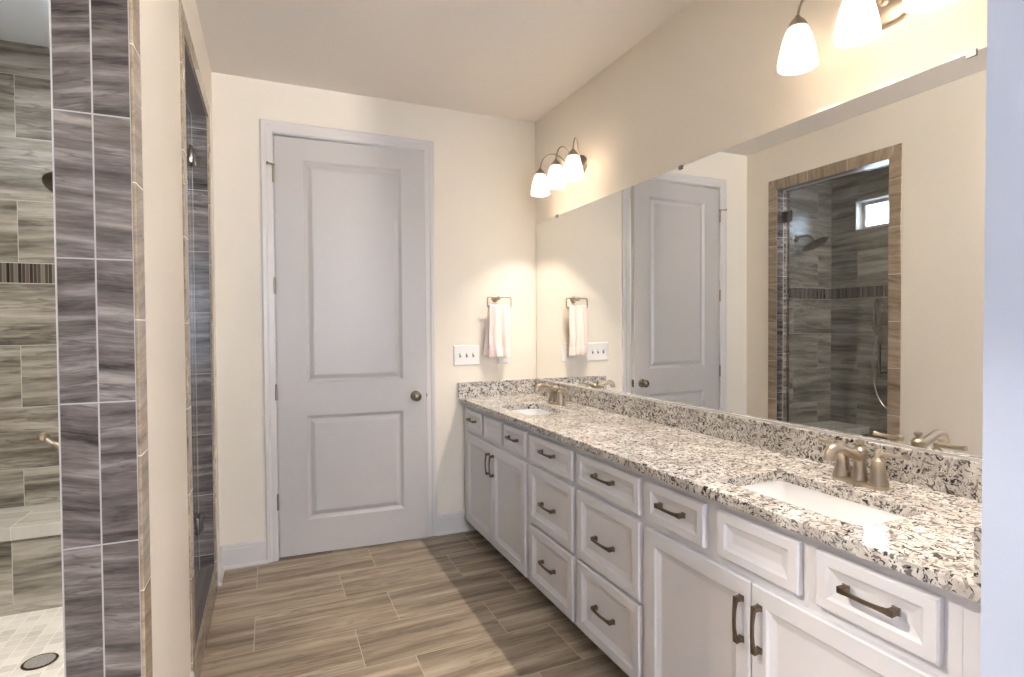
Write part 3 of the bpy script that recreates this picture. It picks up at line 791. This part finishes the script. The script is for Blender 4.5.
def faucet(cy, label):
    cx = 1.555; z = 0.880
    t = thing('faucet', label, 'faucet', (cx, cy, z), 'two-handle brushed nickel faucets')
    # base plate: stadium shape, stepped
    L = []
    for ins, h in ((0.0, 0.0), (0.0, 0.008), (0.003, 0.012), (0.010, 0.014)):
        L.append([(x, y, z+h) for x, y in rrect(cx-0.027+ins, cx+0.027-ins, cy-0.080+ins, cy+0.080-ins, 0.0265-ins, 8)])
    MB().loops(L, cap0=True, cap1=True).build('base_plate', M_NICKEL, t, smooth=True)
    # spout column + spout
    m = MB().lathe([(0.024, 0.010), (0.023, 0.020), (0.0175, 0.045), (0.0160, 0.070), (0.0180, 0.084), (0.0200, 0.090), (0.0195, 0.098), (0.0130, 0.106), (0.0075, 0.110), (0.0001, 0.111)], (cx, cy, z), n=28)
    m.build('spout_column', M_NICKEL, t, smooth=True)
    MB().lathe([(0.0065, 0.108), (0.0060, 0.113), (0.0105, 0.117), (0.0120, 0.122), (0.0105, 0.127), (0.0001, 0.129)], (cx, cy, z), n=20).build('lift_knob', M_NICKEL, t, smooth=True)
    MB().tube([(cx+0.004, cy, z+0.074), (cx-0.030, cy, z+0.088), (cx-0.070, cy, z+0.105), (cx-0.100, cy, z+0.112), (cx-0.122, cy, z+0.105), (cx-0.131, cy, z+0.088), (cx-0.132, cy, z+0.080)],
              [0.0150, 0.0140, 0.0130, 0.0145, 0.0160, 0.0155, 0.0140], 18, smooth_steps=6).build('spout', M_NICKEL, t, smooth=True)
    for s in (-1, 1):
        hy = cy+s*0.0535
        h = MB().lathe([(0.0265, 0.010), (0.0262, 0.016), (0.0215, 0.030), (0.0180, 0.052), (0.0172, 0.072), (0.0185, 0.075), (0.0185, 0.078), (0.0110, 0.086), (0.0075, 0.090), (0.0100, 0.096), (0.0105, 0.104), (0.0070, 0.108), (0.0001, 0.109)], (cx, hy, z), n=28)\
            .build('handle_body', M_NICKEL, t, smooth=True)
        MB().tube([(cx, hy, z+0.098), (cx+0.001, hy+s*0.030, z+0.098), (cx+0.004, hy+s*0.060, z+0.100), (cx+0.006, hy+s*0.078, z+0.102)], [0.0075, 0.0055, 0.0058, 0.0078], 12, smooth_steps=4)\
            .build('lever', M_NICKEL, h, smooth=True)
faucet(1.062, 'brushed nickel two-handle faucet behind the sink nearest the camera')
faucet(2.915, 'brushed nickel two-handle faucet behind the far sink')

# ================================================================= MIRROR
mi = thing('wall_mirror', 'long frameless wall mirror above the granite backsplash', 'mirror', (XM, 2.0, 0.98))
MB().box(XM, XR, 0.60, 3.446, 0.981, 2.046).build('mirror_glass', M_MIRROR, mi)
for y in (3.143, 1.979, 0.861):
    MB().box(XM-0.004, XR, y-0.012, y+0.012, 2.0465, 2.052, 0.001, 1).box(XM-0.004, XM-0.0005, y-0.012, y+0.012, 2.034, 2.0465, 0.001, 1).build('mirror_clip', M_CLIP, mi)
m = MB().box(XM-0.005, XR, 0.60, 3.446, 0.9795, 0.981).box(XM-0.005, XM-0.001, 0.60, 3.446, 0.981, 0.987)
m.build('bottom_channel', mat('mirror_channel', (0.75, 0.74, 0.72), 0.3, 0.6), mi)

# ================================================================= VANITY LIGHTS
def bez(a, b_, c, d, n=16):
    a, b_, c, d = map(Vector, (a, b_, c, d))
    return [a*(1-t)**3+b_*3*t*(1-t)**2+c*3*t*t*(1-t)+d*t**3 for t in [i/n for i in range(n+1)]]
def sconce(cy, ys, label):
    xs = 1.55; zc = 2.285
    t = thing('vanity_light', label, 'wall light', (XR, cy, zc), 'three-shade vanity lights above the mirror')
    m = MB(); L = []
    for k, h in ((1.0, 0.0), (1.0, 0.005), (0.93, 0.013), (0.78, 0.019), (0.45, 0.024), (0.02, 0.026)):
        L.append([(XR-h, cy+0.115*k*math.cos(2*PI*i/48), zc+0.068*k*math.sin(2*PI*i/48)) for i in range(48)])
    m.loops(L, cap0=True, cap1=True); m.build('backplate', M_FIX, t, smooth=True)
    MB().lathe([(0.012, 0.022), (0.014, 0.028), (0.008, 0.034), (0.011, 0.040), (0.008, 0.047), (0.0001, 0.049)], (XR, cy, zc), '-x', 20).build('finial', M_FIX, t, smooth=True)
    for k, y in enumerate(ys):
        sgn = y-cy
        p0 = (XR-0.022, cy+0.35*sgn, zc+0.012)
        pts = bez(p0, (XR-0.055, cy+0.45*sgn, 2.412), (xs+0.012, y, 2.440), (xs, y, 2.312), 20)
        MB().tube(pts, 0.0042, 10).build('arm', M_FIX, t, smooth=True)
        MB().lathe([(0.0001, 2.320), (0.007, 2.319), (0.010, 2.313), (0.020, 2.303), (0.0285, 2.289), (0.030, 2.280), (0.028, 2.2795), (0.0001, 2.283)], (xs, y, 0), n=24).build('socket_cup', M_FIX, t, smooth=True)
        s = MB().lathe([(0.0275, 2.283), (0.0345, 2.270), (0.0425, 2.248), (0.0490, 2.222), (0.0545, 2.195), (0.0580, 2.172), (0.0585, 2.162), (0.0570, 2.158),
                        (0.0550, 2.172), (0.0515, 2.195), (0.0460, 2.222), (0.0395, 2.248), (0.0320, 2.268), (0.0250, 2.280)], (xs, y, 0), n=40).build('lamp_shade', M_SHADE, t, smooth=True, angle=60)
        MB().lathe([(0.0001, 2.242), (0.010, 2.243), (0.016, 2.246), (0.0185, 2.250), (0.0175, 2.255), (0.015, 2.260), (0.013, 2.264), (0.012, 2.272), (0.0001, 2.273)], (xs, y, 0), n=24).build('bulb', M_BULB, s, smooth=True)
        l = bpy.data.lights.new('bulb_light', 'POINT'); l.energy = BULB_W; l.color = BULB_C; l.shadow_soft_size = 0.010
        lo = bpy.data.objects.new('bulb_light', l); C.objects.link(lo); lo.location = (xs, y, 2.234)
sconce(2.895, [2.693, 2.895, 3.100], 'three-shade vanity light above the far sink')
sconce(1.075, [0.882, 1.075, 1.270], 'three-shade vanity light above the near sink, cut by the frame')

# ================================================================= TOWEL RING, TOWEL, PLATES
yr = 3.400
tr = thing('towel_ring', 'brushed nickel open square towel ring on the far wall', 'towel ring', (1.39, D, 1.53))
MB().lathe([(0.0001, 0.0), (0.024, 0.0), (0.024, 0.004), (0.018, 0.010), (0.011, 0.014), (0.010, 0.050), (0.014, 0.056), (0.014, 0.072), (0.010, 0.078), (0.0001, 0.079)], (1.388, D, 1.530), '-y', 24).build('post', M_NICKEL, tr, smooth=True)
MB().tube([(1.388, yr, 1.536), (1.325, yr, 1.537), (1.315, yr, 1.533), (1.311, yr, 1.523), (1.311, yr, 1.490), (1.313, yr, 1.476), (1.324, yr, 1.470), (1.395, yr, 1.470), (1.466, yr, 1.470), (1.477, yr, 1.476), (1.479, yr, 1.490), (1.479, yr, 1.523), (1.475, yr, 1.533), (1.465, yr, 1.537), (1.388, yr, 1.536)], 0.0048, 10, smooth_steps=3)\
    .build('ring', M_NICKEL, tr, smooth=True)
def towel():
    m = MB(); bm = m.bm
    nx, nz = 40, 44
    x0, x1 = 1.322, 1.462
    rows = []
    # path: front hem -> over the bar -> back hem
    path = []
    for i in range(nz+1):
        path.append(('f', 1.138+(1.474-1.138)*i/nz))
    for k in range(1, 8):
        path.append(('o', PI*k/8))
    for i in range(nz+1):
        path.append(('b', 1.474-(1.474-1.155)*i/nz))
    for kind, v in path:
        row = []
        for j in range(nx+1):
            u = j/nx
            if kind == 'f':
                s = (1.474-v)/0.336
                fold = (0.004+0.0085*s)*math.sin(u*13.0+0.8)+0.004*s*math.sin(u*29+2)+0.003*math.sin(v*40+u*5)*s
                y = yr-0.010-0.012*s+fold
                x = x0+(x1-x0)*u+(-0.004+0.004*math.sin(v*18))*s+(0.004 if u > .5 else -0.004)*s
                z = v+0.006*s*math.sin(u*5)
                if s > 0.78 and s < 0.82: y += 0.002
            elif kind == 'o':
                y = yr-0.010*math.cos(v)+0.003*math.sin(u*13+0.8)*math.cos(v); z = 1.474+0.010*math.sin(v)+0.002*math.sin(u*17); x = x0+(x1-x0)*u
            else:
                s = (1.474-v)/0.32
                fold = (0.003+0.006*s)*math.sin(u*9+2.1)
                y = yr+0.010+0.014*s+fold; x = x0+(x1-x0)*u-0.034*s; z = v+0.022*s*u-0.004
            row.append(bm.verts.new((x, y, z)))
        rows.append(row)
    for a, b_ in zip(rows, rows[1:]):
        for j in range(nx): bm.faces.new((a[j], a[j+1], b_[j+1], b_[j]))
    o = m.build('hand_towel', M_TOWEL, smooth=True, angle=180)
    sm = o.modifiers.new('thick', 'SOLIDIFY'); sm.thickness = 0.006; sm.offset = 0
    # woven hem band
    return o
tag(towel(), 'pale pink hand towel folded over the towel ring', 'towel')

def plate(x0, x1, z0, z1, label, cat, name):
    t = thing(name, label, cat, ((x0+x1)/2, D, (z0+z1)/2))
    L = []
    for ins, d in ((0, 0), (0.0, 0.003), (0.004, 0.0065), (0.010, 0.007)):
        L.append([(x0+ins, D-d, z0+ins), (x1-ins, D-d, z0+ins), (x1-ins, D-d, z1-ins), (x0+ins, D-d, z1-ins)])
    MB().loops(L, cap0=True, cap1=True).build('plate', M_PLATE, t)
    return t
t = plate(1.096, 1.275, 1.090, 1.222, 'white three-toggle switch plate left of the towel', 'light switch', 'switch_plate')
for x in (1.140, 1.1855, 1.231):
    o = MB().box(x-0.0065, x+0.0065, D-0.0078, D-0.0068, 1.142, 1.170).build('toggle_slot', M_SLOT, t)
    MB().box(x-0.0045, x+0.0045, D-0.018, D-0.0075, 1.157, 1.168, 0.002, 1).build('toggle', M_PLATE, o)
t = plate(1.405, 1.486, 1.092, 1.222, 'white power outlet plate partly behind the hanging towel', 'outlet', 'outlet_plate')
for z in (1.137, 1.177):
    o = MB().lathe([(0.0001, 0.0085), (0.016, 0.0085), (0.017, 0.007)], (1.4455, D, z), '-y', 24).build('socket', M_PLATE, t)
    MB().box(1.4375, 1.4395, D-0.0092, D-0.0086, z-0.005, z+0.005).box(1.4515, 1.4535, D-0.0092, D-0.0086, z-0.005, z+0.005).build('socket_slot', M_SLOT, o)
